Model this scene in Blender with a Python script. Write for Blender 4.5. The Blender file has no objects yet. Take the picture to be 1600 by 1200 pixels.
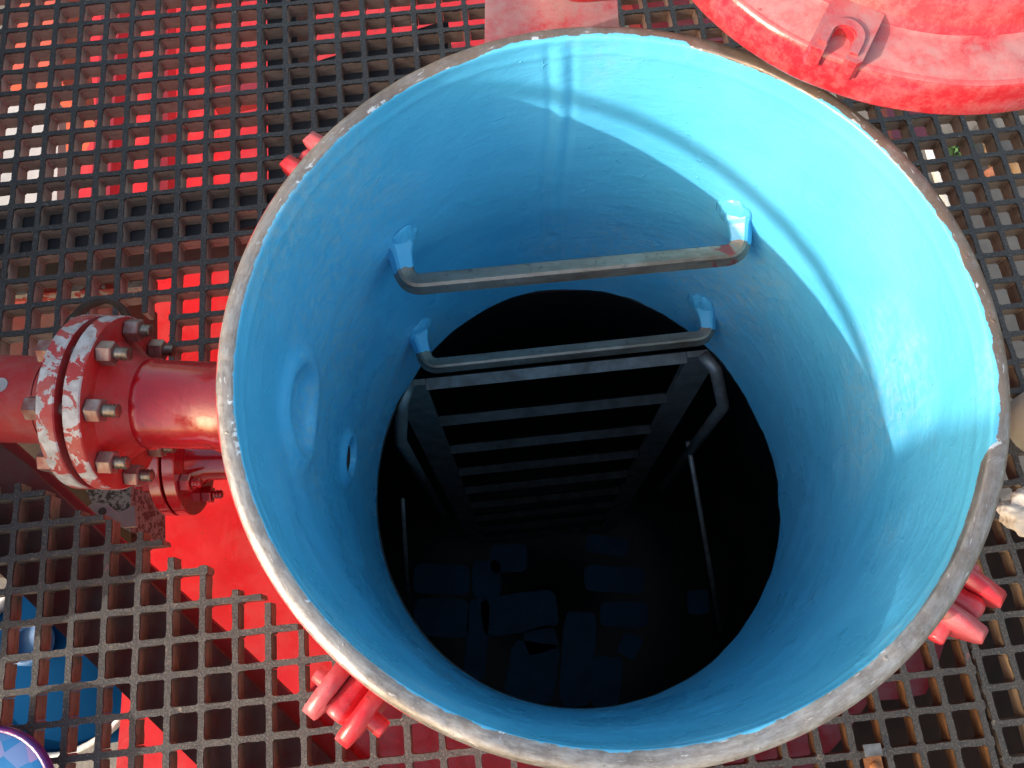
import bpy, bmesh, math, random
from mathutils import Vector, Matrix, noise
random.seed(7)
R_=math.radians; S=bpy.context.scene; COL=S.collection

# ---------------------------------------------------------------- camera
F=1307.5; TA=.32538; TB=.02186
CAMR=Matrix.Rotation(TB,3,'Y')@Matrix.Rotation(TA,3,'X')
CAMZ=2.0
cam=bpy.data.objects.new('camera',bpy.data.cameras.new('camera')); COL.objects.link(cam)
cam.matrix_world=Matrix.Translation((0,0,CAMZ))@CAMR.to_4x4()
cam.data.sensor_width=36; cam.data.lens=F/1600*36
cam.data.clip_start=.02; cam.data.clip_end=500
S.camera=cam

# ---------------------------------------------------------------- world, sun, exposure
SUN_AZ=R_(32); SUN_EL=R_(22)
w=bpy.data.worlds.new('World'); S.world=w; w.use_nodes=True
nt=w.node_tree; bg=nt.nodes['Background']
sky=nt.nodes.new('ShaderNodeTexSky'); sky.sky_type='NISHITA'; sky.sun_disc=False
sky.sun_elevation=SUN_EL; sky.sun_rotation=R_(238); sky.air_density=1.5; sky.dust_density=5; sky.ozone_density=.6
nt.links.new(sky.outputs[0],bg.inputs[0]); bg.inputs[1].default_value=.15
sl=bpy.data.lights.new('sun','SUN'); sl.energy=2.0; sl.angle=R_(.55); sl.color=(1,.94,.86)
so=bpy.data.objects.new('sun',sl); COL.objects.link(so)
LDIR=Vector((math.cos(SUN_AZ)*math.cos(SUN_EL),math.sin(SUN_AZ)*math.cos(SUN_EL),-math.sin(SUN_EL)))
so.rotation_euler=LDIR.to_track_quat('-Z','Y').to_euler(); so.location=(-4,-3,5)
S.view_settings.view_transform='Standard'; S.view_settings.look='None'
S.view_settings.exposure=1.38; S.view_settings.gamma=1; S.view_settings.use_curve_mapping=False
S.render.engine='CYCLES'; S.cycles.max_bounces=10; S.cycles.diffuse_bounces=6

def at(u,v,z):
    """point of the level plane at height z seen in direction (u,v)"""
    d=CAMR@Vector((u-800,600-v,-F)); t=(z-CAMZ)/d.z
    return Vector((d.x*t,d.y*t,z))

# ---------------------------------------------------------------- materials
class NT:
    def __init__(s,name,rough=.5,metal=0,coat=0):
        s.m=bpy.data.materials.new(name); s.m.use_nodes=True; s.t=s.m.node_tree; s.n=s.t.nodes
        s.b=s.n['Principled BSDF']; s.b.inputs['Roughness'].default_value=rough; s.b.inputs['Metallic'].default_value=metal
        if coat: s.b.inputs['Coat Weight'].default_value=coat; s.b.inputs['Coat Roughness'].default_value=.12
        s.tc=s.n.new('ShaderNodeTexCoord'); s.bumps=None
    def mapn(s,scale=(1,1,1),src='Object'):
        k=s.n.new('ShaderNodeMapping'); s.t.links.new(s.tc.outputs[src],k.inputs[0]); k.inputs['Scale'].default_value=scale; return k.outputs[0]
    def noise(s,sc,det=4,rough=.55,scale=(1,1,1),dist=0):
        k=s.n.new('ShaderNodeTexNoise'); s.t.links.new(s.mapn(scale),k.inputs['Vector'])
        k.inputs['Scale'].default_value=sc; k.inputs['Detail'].default_value=det; k.inputs['Roughness'].default_value=rough; k.inputs['Distortion'].default_value=dist
        return k.outputs['Fac']
    def ramp(s,fac,stops):
        k=s.n.new('ShaderNodeValToRGB'); s.t.links.new(fac,k.inputs[0]); e=k.color_ramp.elements
        while len(e)<len(stops): e.new(.5)
        for q,(p,c) in zip(e,stops): q.position=p; q.color=(c,c,c,1) if not isinstance(c,tuple) else (*c,1)
        return k.outputs[0]
    def mask(s,fac,a,b): return s.ramp(fac,[(a,0.),(b,1.)])
    def mix(s,f,a,b):
        k=s.n.new('ShaderNodeMix'); k.data_type='RGBA'
        for i,x in ((0,f),(6,a),(7,b)):
            if isinstance(x,(int,float)): k.inputs[i].default_value=x
            elif isinstance(x,tuple): k.inputs[i].default_value=(*x,1)
            else: s.t.links.new(x,k.inputs[i])
        return k.outputs[2]
    def math(s,op,a,b=0):
        k=s.n.new('ShaderNodeMath'); k.operation=op
        for i,x in ((0,a),(1,b)):
            if isinstance(x,(int,float)): k.inputs[i].default_value=x
            else: s.t.links.new(x,k.inputs[i])
        return k.outputs[0]
    def col(s,c):
        if isinstance(c,tuple): s.b.inputs['Base Color'].default_value=(*c,1)
        else: s.t.links.new(c,s.b.inputs['Base Color'])
        return s
    def set(s,name,v):
        if isinstance(v,(int,float)): s.b.inputs[name].default_value=v
        else: s.t.links.new(v,s.b.inputs[name])
        return s
    def bump(s,fac,strength,dist=.001):
        k=s.n.new('ShaderNodeBump'); s.t.links.new(fac,k.inputs['Height']); k.inputs['Strength'].default_value=strength; k.inputs['Distance'].default_value=dist
        if s.bumps: s.t.links.new(s.bumps,k.inputs['Normal'])
        s.bumps=k.outputs[0]; s.t.links.new(s.bumps,s.b.inputs['Normal']); return s

def attr(M,name):
    k=M.n.new('ShaderNodeAttribute'); k.attribute_name=name; return k.outputs['Fac']

BLUE=(.012,.27,.62)
def blue_nodes(M):
    n1=M.noise(7,5); n2=M.noise(26,5,.65); 
    c=M.mix(M.mask(n1,.3,.7),(.085,.435,.68),(.12,.49,.74))
    c=M.mix(M.math('MULTIPLY',M.mask(M.noise(3.1,3),.50,.64),M.mask(M.noise(90,5,.75),.40,.66)),c,(.27,.50,.62))   # worn thin grey patches
    return c
def make_neck_mat():
    M=NT('neck_paint_and_steel',.34,0)
    blue=blue_nodes(M)
    q=attr(M,'edge')     # metres past the brushed paint edge (positive = bare rim)
    qn=M.math('ADD',q,M.math('MULTIPLY',M.math('SUBTRACT',M.noise(70,5,.7),.5),.0075))
    qn=M.math('ADD',qn,M.math('MULTIPLY',M.math('SUBTRACT',M.noise(14,3,.6),.5),.006))
    ang=attr(M,'arc'); cv=M.n.new('ShaderNodeCombineXYZ'); M.t.links.new(M.math('MULTIPLY',ang,3.5),cv.inputs[0]); M.t.links.new(M.math('MULTIPLY',q,170),cv.inputs[1])
    k=M.n.new('ShaderNodeTexNoise'); M.t.links.new(cv.outputs[0],k.inputs['Vector']); k.inputs['Scale'].default_value=1.6; k.inputs['Detail'].default_value=6; k.inputs['Roughness'].default_value=.68; streak=k.outputs['Fac']
    steel=M.mix(M.mask(streak,.36,.64),(.44,.425,.41),(.25,.215,.195))
    br=attr(M,'brown'); steel=M.mix(M.math('MULTIPLY',br,M.mask(M.noise(30,5,.7),.22,.52)),steel,(.205,.145,.11))
    steel=M.mix(M.math('MULTIPLY',M.mask(M.noise(110,5,.7),.60,.72),.6),steel,(.12,.085,.07))
    steel=M.mix(M.math('MULTIPLY',M.mask(M.noise(46,6,.7),.50,.64),.55),steel,(.17,.135,.115))
    steel=M.mix(M.math('MULTIPLY',M.mask(streak,.60,.66),.8),steel,(.62,.61,.60))
    white=M.mask(M.noise(34,4,.65),.60,.62)
    near=M.math('SUBTRACT',1,M.mask(M.math('MULTIPLY',qn,100),.25,.42))
    steel=M.mix(M.math('MULTIPLY',white,near),steel,(.72,.74,.75))
    isrim=M.mask(M.math('ADD',M.math('MULTIPLY',qn,200),.5),.46,.54)
    # outer bevel: red overspray
    out=attr(M,'outer'); o2=M.math('ADD',out,M.math('MULTIPLY',M.math('SUBTRACT',M.noise(38,5,.65),.5),.8))
    red=M.mix(M.mask(M.noise(20,4),.35,.7),(.52,.03,.035),(.42,.10,.09))
    c=M.mix(isrim,blue,steel); isred=M.mask(o2,.62,.72); c=M.mix(isred,c,red)
    M.col(c)
    met=M.math('MULTIPLY',isrim,M.math('SUBTRACT',1,isred)); M.set('Metallic',M.math('MULTIPLY',met,.62))
    M.set('Roughness',M.mix(isrim,M.mix(M.mask(n:=M.noise(9,3),.35,.65),(.22,)*3,(.38,)*3),M.mix(M.mask(M.noise(60,4),.3,.7),(.34,)*3,(.62,)*3)))
    # brushed paint relief: strokes run round the wall, thick drips, pits
    M.bump(M.noise(34,5,.6,(1,1,2.6),.6),.24,.004)
    M.bump(M.noise(210,3,.6,(.5,.5,3)),.16,.0011)
    M.bump(M.mask(M.noise(120,2,.5),.70,.78),.5,.0011)
    return M.m
M_NECK=make_neck_mat()

def paint_red(name,base,dusty,dust=(.40,.20,.19),rough=.35,coat=0.,chip=0,bump=.3,sc=1):
    M=NT(name,rough,0,coat)
    c=M.mix(M.mask(M.noise(9*sc,4),.3,.75),base,tuple(x*.72 for x in base))
    if dusty: c=M.mix(M.math('MULTIPLY',M.mask(M.noise(16*sc,6,.68),.5-dusty*.25,.62),min(1.,.35+dusty)),c,dust)
    if chip:
        ch=M.mask(M.noise(30*sc,5,.6,(1,1,1),.6),.62-chip*.3,.635-chip*.3)
        c=M.mix(ch,c,M.mix(M.mask(M.noise(90),.4,.6),(.46,.46,.46),(.32,.31,.31))); M.bump(ch,-.6,.0008)
    c=M.mix(M.mask(M.noise(75*sc,4,.7),.66,.72),c,(.12,.035,.03))
    M.col(c); M.set('Roughness',M.mix(M.mask(M.noise(24*sc,4),.3,.7),(rough*.75,)*3,(min(1,rough*1.5),)*3))
    M.bump(M.noise(140*sc,4,.6),bump,.0012); M.bump(M.noise(18*sc,3),bump,.004); return M.m
M_REDP=paint_red('glossy_red_pipe_paint',(.40,.006,.012),.0,rough=.22,coat=.6,bump=.35)
M_REDD=paint_red('dusty_red_paint',(.42,.02,.022),.35,(.33,.11,.10),rough=.5)
M_REDF=paint_red('chipped_flange_paint',(.40,.035,.035),.3,(.36,.15,.13),rough=.45,chip=.40,sc=1.5)
def make_lid_mat(name,top):
    M=NT(name,.34,0,.35)
    c=M.mix(M.mask(M.noise(9,4),.3,.75),(.46,.020,.030),(.34,.016,.024))
    g=M.n.new('ShaderNodeNewGeometry'); sp=M.n.new('ShaderNodeSeparateXYZ'); M.t.links.new(g.outputs['True Normal'],sp.inputs[0])
    up=M.mask(sp.outputs[2],.80,.97)   # dust settles on level faces
    d=M.math('MULTIPLY',up,M.mask(M.noise(26,8,.78),.34,.58)); c=M.mix(M.math('MULTIPLY',d,.85),c,top)
    c=M.mix(M.math('MULTIPLY',M.mask(M.noise(60,7,.8),.44,.60),.42),c,(.42,.14,.14))
    c=M.mix(M.mask(M.noise(65,4,.7),.66,.74),c,(.24,.04,.04))
    M.col(c); M.set('Roughness',M.mix(d,(.26,)*3,(.55,)*3)); M.bump(M.noise(60,4,.6),.35,.002); M.bump(M.noise(15,3),.4,.005); return M.m
M_LID=make_lid_mat('weathered_lid_paint',(.36,.19,.19))
M_CLAMP=paint_red('clamp_paint',(.56,.02,.03),.25,(.50,.16,.17),rough=.33,coat=.3)
M_BRKT=make_lid_mat('scraped_bracket_paint',(.36,.24,.23))
M_REDS=paint_red('bright_red_steelwork',(.62,.016,.022),.10,(.50,.06,.06),rough=.28,coat=.25,bump=.22,sc=.7)
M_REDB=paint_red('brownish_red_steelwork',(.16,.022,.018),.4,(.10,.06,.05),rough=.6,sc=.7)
M_DKR2=paint_red('brace_shadow_red',(.36,.02,.02),.1,(.2,.05,.04),rough=.5,bump=.2)
M_DKRED=paint_red('dark_glossy_red',(.30,.006,.012),.0,rough=.16,coat=.8,bump=.2)

def m_simple(name,a,b,sc=20,rough=.6,metal=0,bump=.3,bd=.002,rb=None,scale=(1,1,1)):
    M=NT(name,rough,metal); M.col(M.mix(M.mask(M.noise(sc,5,.62,scale),.35,.68),a,b)); M.bump(M.noise(sc*5,4,.6,scale),bump,bd); return M.m
def make_frp_top():
    M=NT('grating_gritted_top',.72); g=M.noise(420,3,.7)
    c=M.mix(M.mask(M.noise(26,5,.65),.36,.66),(.034,.033,.034),(.060,.055,.051))
    c=M.mix(M.mask(g,.50,.62),c,(.115,.102,.090)); c=M.mix(M.mask(M.noise(230,4,.7),.60,.68),c,(.022,.021,.022)); c=M.mix(M.mask(M.noise(60,5,.7),.63,.70),c,(.27,.215,.16))
    c=M.mix(M.mask(M.noise(12,2,.5),.745,.76),c,(.45,.12,.14))
    M.col(c); M.bump(g,.75,.0012); M.bump(M.noise(90,3),.5,.0016); return M.m
def make_frp_side(name,a_,b_,d_):
    M=NT(name,.48)
    c=M.mix(M.mask(M.noise(16,4,.6),.35,.65),a_,b_)
    c=M.mix(M.mask(M.noise(55,3,.6,(1,1,4)),.5,.75),c,d_)
    # dark mould crust hanging raggedly just below the top edge
    z=attr(M,'drop'); cr=M.math('ADD',z,M.math('MULTIPLY',M.math('SUBTRACT',M.noise(150,3,.7),.5),.30))
    c=M.mix(M.math('SUBTRACT',1,M.mask(cr,.10,.14)),c,(.035,.032,.032))
    M.col(c); M.bump(M.noise(80,3,.6,(1,1,3)),.4,.002); return M.m
M_FT=make_frp_top(); M_FS=make_frp_side('grating_resin_side',(.46,.34,.27),(.32,.23,.175),(.22,.155,.12))
M_FS2=make_frp_side('grating_shaded_resin_side',(.20,.095,.042),(.12,.06,.032),(.06,.038,.025))  # orange-brown resin, darkened to stand in for shade on the lower right panel
M_FS3=make_frp_side('grating_tan_resin_side',(.30,.215,.15),(.20,.14,.10),(.13,.09,.065))
M_STEEL=m_simple('stained_bare_steel',(.36,.35,.33),(.22,.17,.13),38,.42,.7,.25,.001)
M_BLUEP=None
def make_blue_simple():
    M=NT('blue_brush_paint',.3); M.col(blue_nodes(M)); M.bump(M.noise(90,4,.6),.5,.002); return M.m
M_BLUEP=make_blue_simple()
def make_rung():
    M=NT('rung_steel_with_painted_ends',.38,.5)
    t=attr(M,'paint'); t=M.math('ADD',t,M.math('MULTIPLY',M.math('SUBTRACT',M.noise(60,5,.7),.5),.9))
    st=M.mix(M.mask(M.noise(30,6,.7,(.35,1,1)),.36,.64),(.32,.265,.22),(.15,.10,.07)); st=M.mix(M.mask(M.noise(150,4,.7),.58,.68),st,(.13,.11,.10))
    isb=M.mask(t,.48,.52); c=M.mix(isb,st,blue_nodes(M))
    r=attr(M,'redspot'); r2=M.math('MULTIPLY',r,M.mask(M.noise(40,3,.6),.42,.46)); c=M.mix(M.math('MULTIPLY',r2,M.math('SUBTRACT',1,isb)),c,(.26,.05,.045))
    M.col(c); M.set('Metallic',M.math('MULTIPLY',M.math('SUBTRACT',1,isb),.55)); M.bump(M.noise(120,4,.65),.35,.0012); return M.m
M_RUNG=make_rung()
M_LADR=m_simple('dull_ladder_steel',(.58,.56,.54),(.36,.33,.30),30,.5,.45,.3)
M_LRUNG=m_simple('shade_darkened_rung',(.13,.12,.115),(.06,.052,.045),30,.55,.3,.3)  # darkened copy: paints the light fading below the first rung
M_LR1=m_simple('lit_top_rung',(.30,.28,.27),(.15,.125,.11),34,.5,.4,.3)  # lighter copy for the first rung, painted as better lit
M_STUD=m_simple('zinc_stud',(.36,.34,.31),(.17,.13,.10),60,.38,.75,.2,.0006)
M_NUT=m_simple('worn_nut',(.30,.27,.24),(.20,.07,.06),50,.42,.55,.2,.0006)
M_DARK=m_simple('dark_rubber',(.035,.03,.03),(.07,.06,.055),40,.6,0,.3)
M_GALV=m_simple('dark_grey_support_steel',(.045,.045,.05),(.085,.08,.08),18,.7,.1,.3)
M_BROWN=m_simple('rusty_brown_steel',(.10,.055,.038),(.05,.035,.03),14,.75,.1,.4)
M_CONC=m_simple('dusty_concrete_ground',(.19,.165,.14),(.13,.11,.095),5,.9,0,.5,.01)
M_WHITE=m_simple('white_paint',(.78,.78,.78),(.66,.66,.66),18,.5)
M_WHT2=m_simple('dull_white_sheet',(.42,.42,.43),(.33,.33,.34),12,.6)
M_CLOTH=m_simple('cream_canvas',(.62,.57,.50),(.42,.36,.30),16,.9,0,.6,.003)
M_WOOD=m_simple('raw_timber',(.45,.28,.15),(.32,.19,.10),10,.75,0,.4,.002,None,(8,1,1))
M_LEAF=m_simple('weed_green',(.05,.12,.03),(.09,.18,.05),40,.7)
M_RUST=m_simple('orange_rust',(.42,.17,.06),(.24,.10,.05),60,.85,.1,.5)
M_RUSTD=m_simple('dark_rust_and_shade',(.07,.035,.03),(.03,.02,.02),60,.7)
M_GREYP=m_simple('grey_primer',(.34,.31,.31),(.26,.23,.235),22,.6)
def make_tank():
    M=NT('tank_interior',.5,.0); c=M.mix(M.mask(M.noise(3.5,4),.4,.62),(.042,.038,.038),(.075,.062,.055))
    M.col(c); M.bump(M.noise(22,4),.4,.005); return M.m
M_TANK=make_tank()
M_NAVY=m_simple('blue_touch_up_paint',(.035,.19,.36),(.02,.13,.26),14,.5)
def make_spk():
    M=NT('speckled_grey_paint',.5); M.col(M.mix(M.mask(M.noise(95,4,.75),.46,.52),(.03,.03,.035),(.24,.25,.27))); return M.m
M_SPK=make_spk()
def make_drum():
    M=NT('blue_drum_plastic',.9); M.set('Specular IOR Level',.03); M.col(M.mix(M.mask(M.noise(3,2),.4,.6),(.001,.030,.095),(.002,.038,.115))); return M.m
M_DRUM=make_drum()
def make_tin():
    M=NT('printed_tin_lid',.25,.2,.4); v=M.n.new('ShaderNodeTexVoronoi'); M.t.links.new(M.mapn((1,1,1)),v.inputs['Vector']); v.inputs['Scale'].default_value=46
    c=M.ramp(v.outputs['Color'],[(0.,(.03,.20,.50)),(.42,(.05,.28,.60)),(.46,(.08,.30,.62)),(.66,(.42,.30,.55)),(.70,(.03,.24,.55))])
    M.col(c); return M.m
M_TIN=make_tin()
M_PURP=m_simple('purple_tin_rim',(.03,.015,.16),(.22,.02,.14),30,.3)

# ---------------------------------------------------------------- object helpers
def link(name,me,mats,parent=None,smooth=False):
    o=bpy.data.objects.new(name,me); COL.objects.link(o)
    for m in (mats if isinstance(mats,(list,tuple)) else [mats]): me.materials.append(m)
    if smooth:
        me.polygons.foreach_set('use_smooth',[True]*len(me.polygons))
    if parent: o.parent=parent
    return o
def from_py(name,V,Fc,mats,parent=None,smooth=False,idx=None):
    me=bpy.data.meshes.new(name); me.from_pydata([tuple(v) for v in V],[],Fc); me.update()
    if idx: me.polygons.foreach_set('material_index',idx)
    return link(name,me,mats,parent,smooth)
def bmo(name,bm,mats,parent=None,smooth=False,bevel=0,seg=2):
    if bevel:
        es=[e for e in bm.edges if len(e.link_faces)==2 and e.calc_face_angle(0)>.6]
        bmesh.ops.bevel(bm,geom=es,offset=bevel,segments=seg,affect='EDGES',clamp_overlap=True)
    bmesh.ops.recalc_face_normals(bm,faces=bm.faces)
    me=bpy.data.meshes.new(name); bm.to_mesh(me); bm.free(); return link(name,me,mats,parent,smooth)
def empty(name,loc,label=None,cat=None,group=None):
    o=bpy.data.objects.new(name,None); COL.objects.link(o); o.location=loc; o.empty_display_size=.05
    tag(o,label,cat,group); return o
def tag(o,label=None,cat=None,group=None,kind=None):
    if label:o['label']=label
    if cat:o['category']=cat
    if group:o['group']=group
    if kind:o['kind']=kind
    return o
def boxbm(bm,x0,x1,y0,y1,z0,z1,mat=None):
    vs=[bm.verts.new(p) for p in [(x0,y0,z0),(x1,y0,z0),(x1,y1,z0),(x0,y1,z0),(x0,y0,z1),(x1,y0,z1),(x1,y1,z1),(x0,y1,z1)]]
    if mat is not None:
        for v in vs: v.co=mat@v.co
    for f in [(0,3,2,1),(4,5,6,7),(0,1,5,4),(1,2,6,5),(2,3,7,6),(3,0,4,7)]: bm.faces.new([vs[i] for i in f])
def prism(bm,poly,z0,z1,mat=None):
    a=[bm.verts.new((p[0],p[1],z0)) for p in poly]; b=[bm.verts.new((p[0],p[1],z1)) for p in poly]; n=len(poly)
    if mat is not None:
        for v in a+b: v.co=mat@v.co
    bm.faces.new(a[::-1]); bm.faces.new(b)
    for i in range(n): bm.faces.new([a[i],a[(i+1)%n],b[(i+1)%n],b[i]])
def lathe(bm,prof,mat,seg=32,close=True,a0=0,a1=2*math.pi):
    """prof: (r, t) pairs, turned about local z"""
    full=abs(a1-a0-2*math.pi)<1e-6; n=seg if full else seg+1; rings=[]
    for r,t in prof:
        if r<1e-6: rings.append([bm.verts.new(mat@Vector((0,0,t)))])
        else: rings.append([bm.verts.new(mat@Vector((r*math.cos(a0+(a1-a0)*i/seg),r*math.sin(a0+(a1-a0)*i/seg),t))) for i in range(n)])
    for A,B in zip(rings,rings[1:]):
        m=seg if full else seg
        for i in range(m):
            j=(i+1)%n if full else i+1
            if len(A)==1 and len(B)==1: continue
            if len(A)==1: bm.faces.new([A[0],B[i],B[j]])
            elif len(B)==1: bm.faces.new([A[i],A[j],B[0]])
            else: bm.faces.new([A[i],A[j],B[j],B[i]])
def frame(o,zdir,xref=Vector((0,0,1))):
    z=Vector(zdir).normalized(); x=xref-xref.dot(z)*z
    if x.length<1e-5: x=Vector((1,0,0))-z.x*z
    x.normalize(); y=z.cross(x); M=Matrix((x,y,z)).transposed().to_4x4(); M.translation=o; return M
def sweep(bm,pts,sec,up=Vector((0,0,1)),scales=None,caps=True):
    n=len(sec); rings=[]; prev=None
    for i,p in enumerate(pts):
        t=(pts[min(i+1,len(pts)-1)]-pts[max(i-1,0)]).normalized()
        if prev is None:
            x=up-up.dot(t)*t; x.normalize()
        else: x=prev-prev.dot(t)*t; x.normalize()
        prev=x; y=t.cross(x); s=scales[i] if scales else 1
        rings.append([bm.verts.new(p+x*a*s+y*b*s) for a,b in sec])
    for A,B in zip(rings,rings[1:]):
        for i in range(n): bm.faces.new([A[i],A[(i+1)%n],B[(i+1)%n],B[i]])
    if caps: bm.faces.new(rings[0][::-1]); bm.faces.new(rings[-1])
    return rings
def circ(r,n=12): return [(r*math.cos(2*math.pi*i/n),r*math.sin(2*math.pi*i/n)) for i in range(n)]
def bend(pts,r,seg=6):
    out=[pts[0]]
    for a,b,c in zip(pts,pts[1:],pts[2:]):
        u=(a-b).normalized(); v=(c-b).normalized(); ang=u.angle(v); d=min(r/math.tan(ang/2),(a-b).length*.49,(c-b).length*.49)
        p0=b+u*d; p1=b+v*d
        for k in range(seg+1):
            t=k/seg; out.append((p0*(1-t)**2+b*2*t*(1-t)+p1*t*t))
    out.append(pts[-1]); return out
def poly_obj(name,px,z,th,mat,parent=None,bevel=0):
    bm=bmesh.new(); P=[at(u,v,z) for u,v in px]; prism(bm,[(p.x,p.y) for p in P],z-th,z); return bmo(name,bm,mat,parent,False,bevel)

# ---------------------------------------------------------------- ground (setting)
bm=bmesh.new(); boxbm(bm,-200,200,-200,200,-1.40,-1.20); g=bmo('ground',bm,M_CONC); tag(g,kind='structure')

# ---------------------------------------------------------------- manway neck
NC=Vector((.0605,.2362)); RI=.2884; RO=.305; ZT=1.398
def zbot(ph):
    return CAMZ-(1.1775-.0314*math.cos(ph)-.0278*math.sin(ph)+.0262*math.cos(2*ph)+.0233*math.sin(2*ph))
def interp(tab,a):
    a=(a+180)%360-180; tab=sorted(tab); tab=[(tab[-1][0]-360,tab[-1][1])]+tab+[(tab[0][0]+360,tab[0][1])]
    for (a0,v0),(a1,v1) in zip(tab,tab[1:]):
        if a0<=a<=a1: return v0+(v1-v0)*(a-a0)/(a1-a0+1e-9)
    return 0
EDGE=[(-180,.0005),(-150,.0005),(-120,.0005),(-90,.001),(-72,.001),(-60,-.001),(-45,-.002),(-38,-.007),(-30,-.010),(-19,-.011),(-16,.0045),(-5,.005),(10,.0025),(30,.001),(47,.0025),(49.5,.0022),(50.5,-.002),(62,-.0025),(73,-.001),(74.5,.0048),(85,.0045),(95,.0035),(104,.0045),(112,.001),(135,.0),(160,.0015)]
def bulge(ph,z):
    """inward relief of the inner wall: vertical weld seam, nozzle lips, brushed unevenness"""
    d=0
    deg=math.degrees(ph)
    # vertical weld
    w=(deg-(95.9+.5*math.sin(z*23)))*R_(1)*RI
    d+=.0020*math.exp(-(w/.0058)**2)*(.72+.35*noise.noise(Vector((z*60,.3,0))))*(1 if z>1.05 else .5)*min(1,max(0,(z-zbot(ph)-.02)/.05))
    d-=.0013*math.exp(-((abs(w)-.011)/.004)**2)*min(1,max(0,(z-zbot(ph)-.02)/.05))
    # upper thick fillet (pipe opening) at left
    a=((deg-179.4+180)%360-180)*R_(1)*RI; zz=z-(CAMZ-.783)
    rr=math.hypot(a/1.0,zz/1.0)
    d+=.0075*math.exp(-((rr-.050)/.0125)**2)
    if rr<.044: d-=.0055*(1-(rr/.044)**3)
    zz2=z-(CAMZ-1.012); a2=((deg-178.0+180)%360-180)*R_(1)*RI; r2=math.hypot(a2,zz2)
    d+=.0065*math.exp(-((r2-.028)/.007)**2)
    if r2<.020: d-=.075*min(1,(.020-r2)/.003)
    # brush work
    v=Vector((math.cos(ph)*RI,math.sin(ph)*RI,z))
    d+=.0011*noise.noise(v*9)+.0007*noise.noise(v*31+Vector((5,0,0)))
    # rolled drip line under the rim
    e=(ZT-z)-(.020+.004*noise.noise(Vector((ph*2.2,1,0)))); d+=.0011*math.exp(-(e/.0035)**2)
    return d
neck=empty('manway_neck',(NC.x,NC.y,ZT),'large round steel manway neck, bright blue inside, with worn bare steel rim','manway')
NS=720
rows=[]  # (kind, param)
prof=[]
for k in range(150): prof.append(('w',k/149))
V=[];Fc=[];edge=[];outer=[]
wallrows=150
zs_frac=[(i/(wallrows-1)) for i in range(wallrows)]
ringprof=[(RI+.0006,-.0006),(RI+.002,0.0),(RI+.005,.0003),(RI+.008,.0004),(RI+.0105,.0001),(RI+.0130,-.0012),(RI+.0150,-.0038),(RI+.0162,-.0072),(RI+.0166,-.012),(RI+.0166,-.03),(RI+.0166,-.1),(RI+.0166,-.56)]
outv=[0,0,0,0,.05,.22,.42,.62,1,1.4,1.4,1.4]
for i in range(NS):
    ph=2*math.pi*i/NS-math.pi; deg=math.degrees(ph); c,s=math.cos(ph),math.sin(ph); zb=zbot(ph); thr=interp(EDGE,deg)
    for f in zs_frac:
        z=zb+(ZT-.002-zb)*(f**.9); r=RI-bulge(ph,z)*(1-math.exp(-(ZT-z)/.01))
        V.append((r*c,r*s,z-ZT)); edge.append((z-ZT)-thr); outer.append(0)
    for (r,dz),o in zip(ringprof,outv):
        wob=.0007*noise.noise(Vector((ph*9,r*60,0)))
        V.append(((r)*c,(r)*s,dz+(wob if r<RI+.0149 else 0))); edge.append((r-RI)+min(0,dz*0)-thr if dz>-.02 else .05)
        outer.append(o+(.30*max(0,math.cos(ph-R_(170))) if o>.1 else 0)+(.1*noise.noise(Vector((ph*6,0,3))) if o>.1 else 0))
n=wallrows+len(ringprof)
for i in range(NS):
    j=(i+1)%NS
    for k in range(n-1): Fc.append((i*n+k,j*n+k,j*n+k+1,i*n+k+1))
o=from_py('painted_wall',V,Fc,M_NECK,neck,True)
arc=[];brown=[]
BR=[(-180,.15),(-100,.0),(-60,.05),(-30,.3),(0,1),(60,1),(110,.9),(135,.6),(160,.3)]
for i in range(NS):
    ph=2*math.pi*i/NS-math.pi
    arc+=[3*math.sin(ph)+3*math.cos(ph*2)+ph if False else abs(ph)*3+(7 if ph<0 else 0)]*n; brown+=[interp(BR,math.degrees(ph))]*n
for nm,vals in (('edge',edge),('outer',outer),('arc',arc),('brown',brown)):
    A=o.data.attributes.new(nm,'FLOAT','POINT'); A.data.foreach_set('value',vals)

# dark rust cup in the small nozzle opening, painting the shade of its bore
t=R_(178.0); d_=Vector((math.cos(t),math.sin(t),0)); bm=bmesh.new()
lathe(bm,[(.0188,-.004),(.0185,.022),(0,.023)],frame(d_*(RI+.004)+Vector((0,0,CAMZ-1.012-ZT)),d_),28); bmo('port_bore_shade',bm,M_RUSTD,neck,True)
# ---------------------------------------------------------------- tank below (closed, dark inside)
TR=.60
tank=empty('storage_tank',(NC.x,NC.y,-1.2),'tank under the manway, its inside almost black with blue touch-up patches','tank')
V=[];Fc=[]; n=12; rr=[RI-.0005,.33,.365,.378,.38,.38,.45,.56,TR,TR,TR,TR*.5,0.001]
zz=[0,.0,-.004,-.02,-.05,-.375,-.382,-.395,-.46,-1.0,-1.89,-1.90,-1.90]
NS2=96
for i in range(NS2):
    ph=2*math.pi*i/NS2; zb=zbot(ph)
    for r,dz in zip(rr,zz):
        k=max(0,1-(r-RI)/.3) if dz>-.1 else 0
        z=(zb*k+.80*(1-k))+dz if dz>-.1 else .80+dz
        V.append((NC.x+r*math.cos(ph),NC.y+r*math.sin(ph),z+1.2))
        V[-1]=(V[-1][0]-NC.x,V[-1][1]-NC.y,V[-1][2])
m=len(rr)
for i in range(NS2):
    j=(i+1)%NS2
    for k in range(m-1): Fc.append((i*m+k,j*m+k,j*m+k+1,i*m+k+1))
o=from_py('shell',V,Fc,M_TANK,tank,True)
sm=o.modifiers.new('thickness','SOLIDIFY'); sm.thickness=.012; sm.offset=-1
FZ=-1.085  # just above the tank floor (world)
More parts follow.
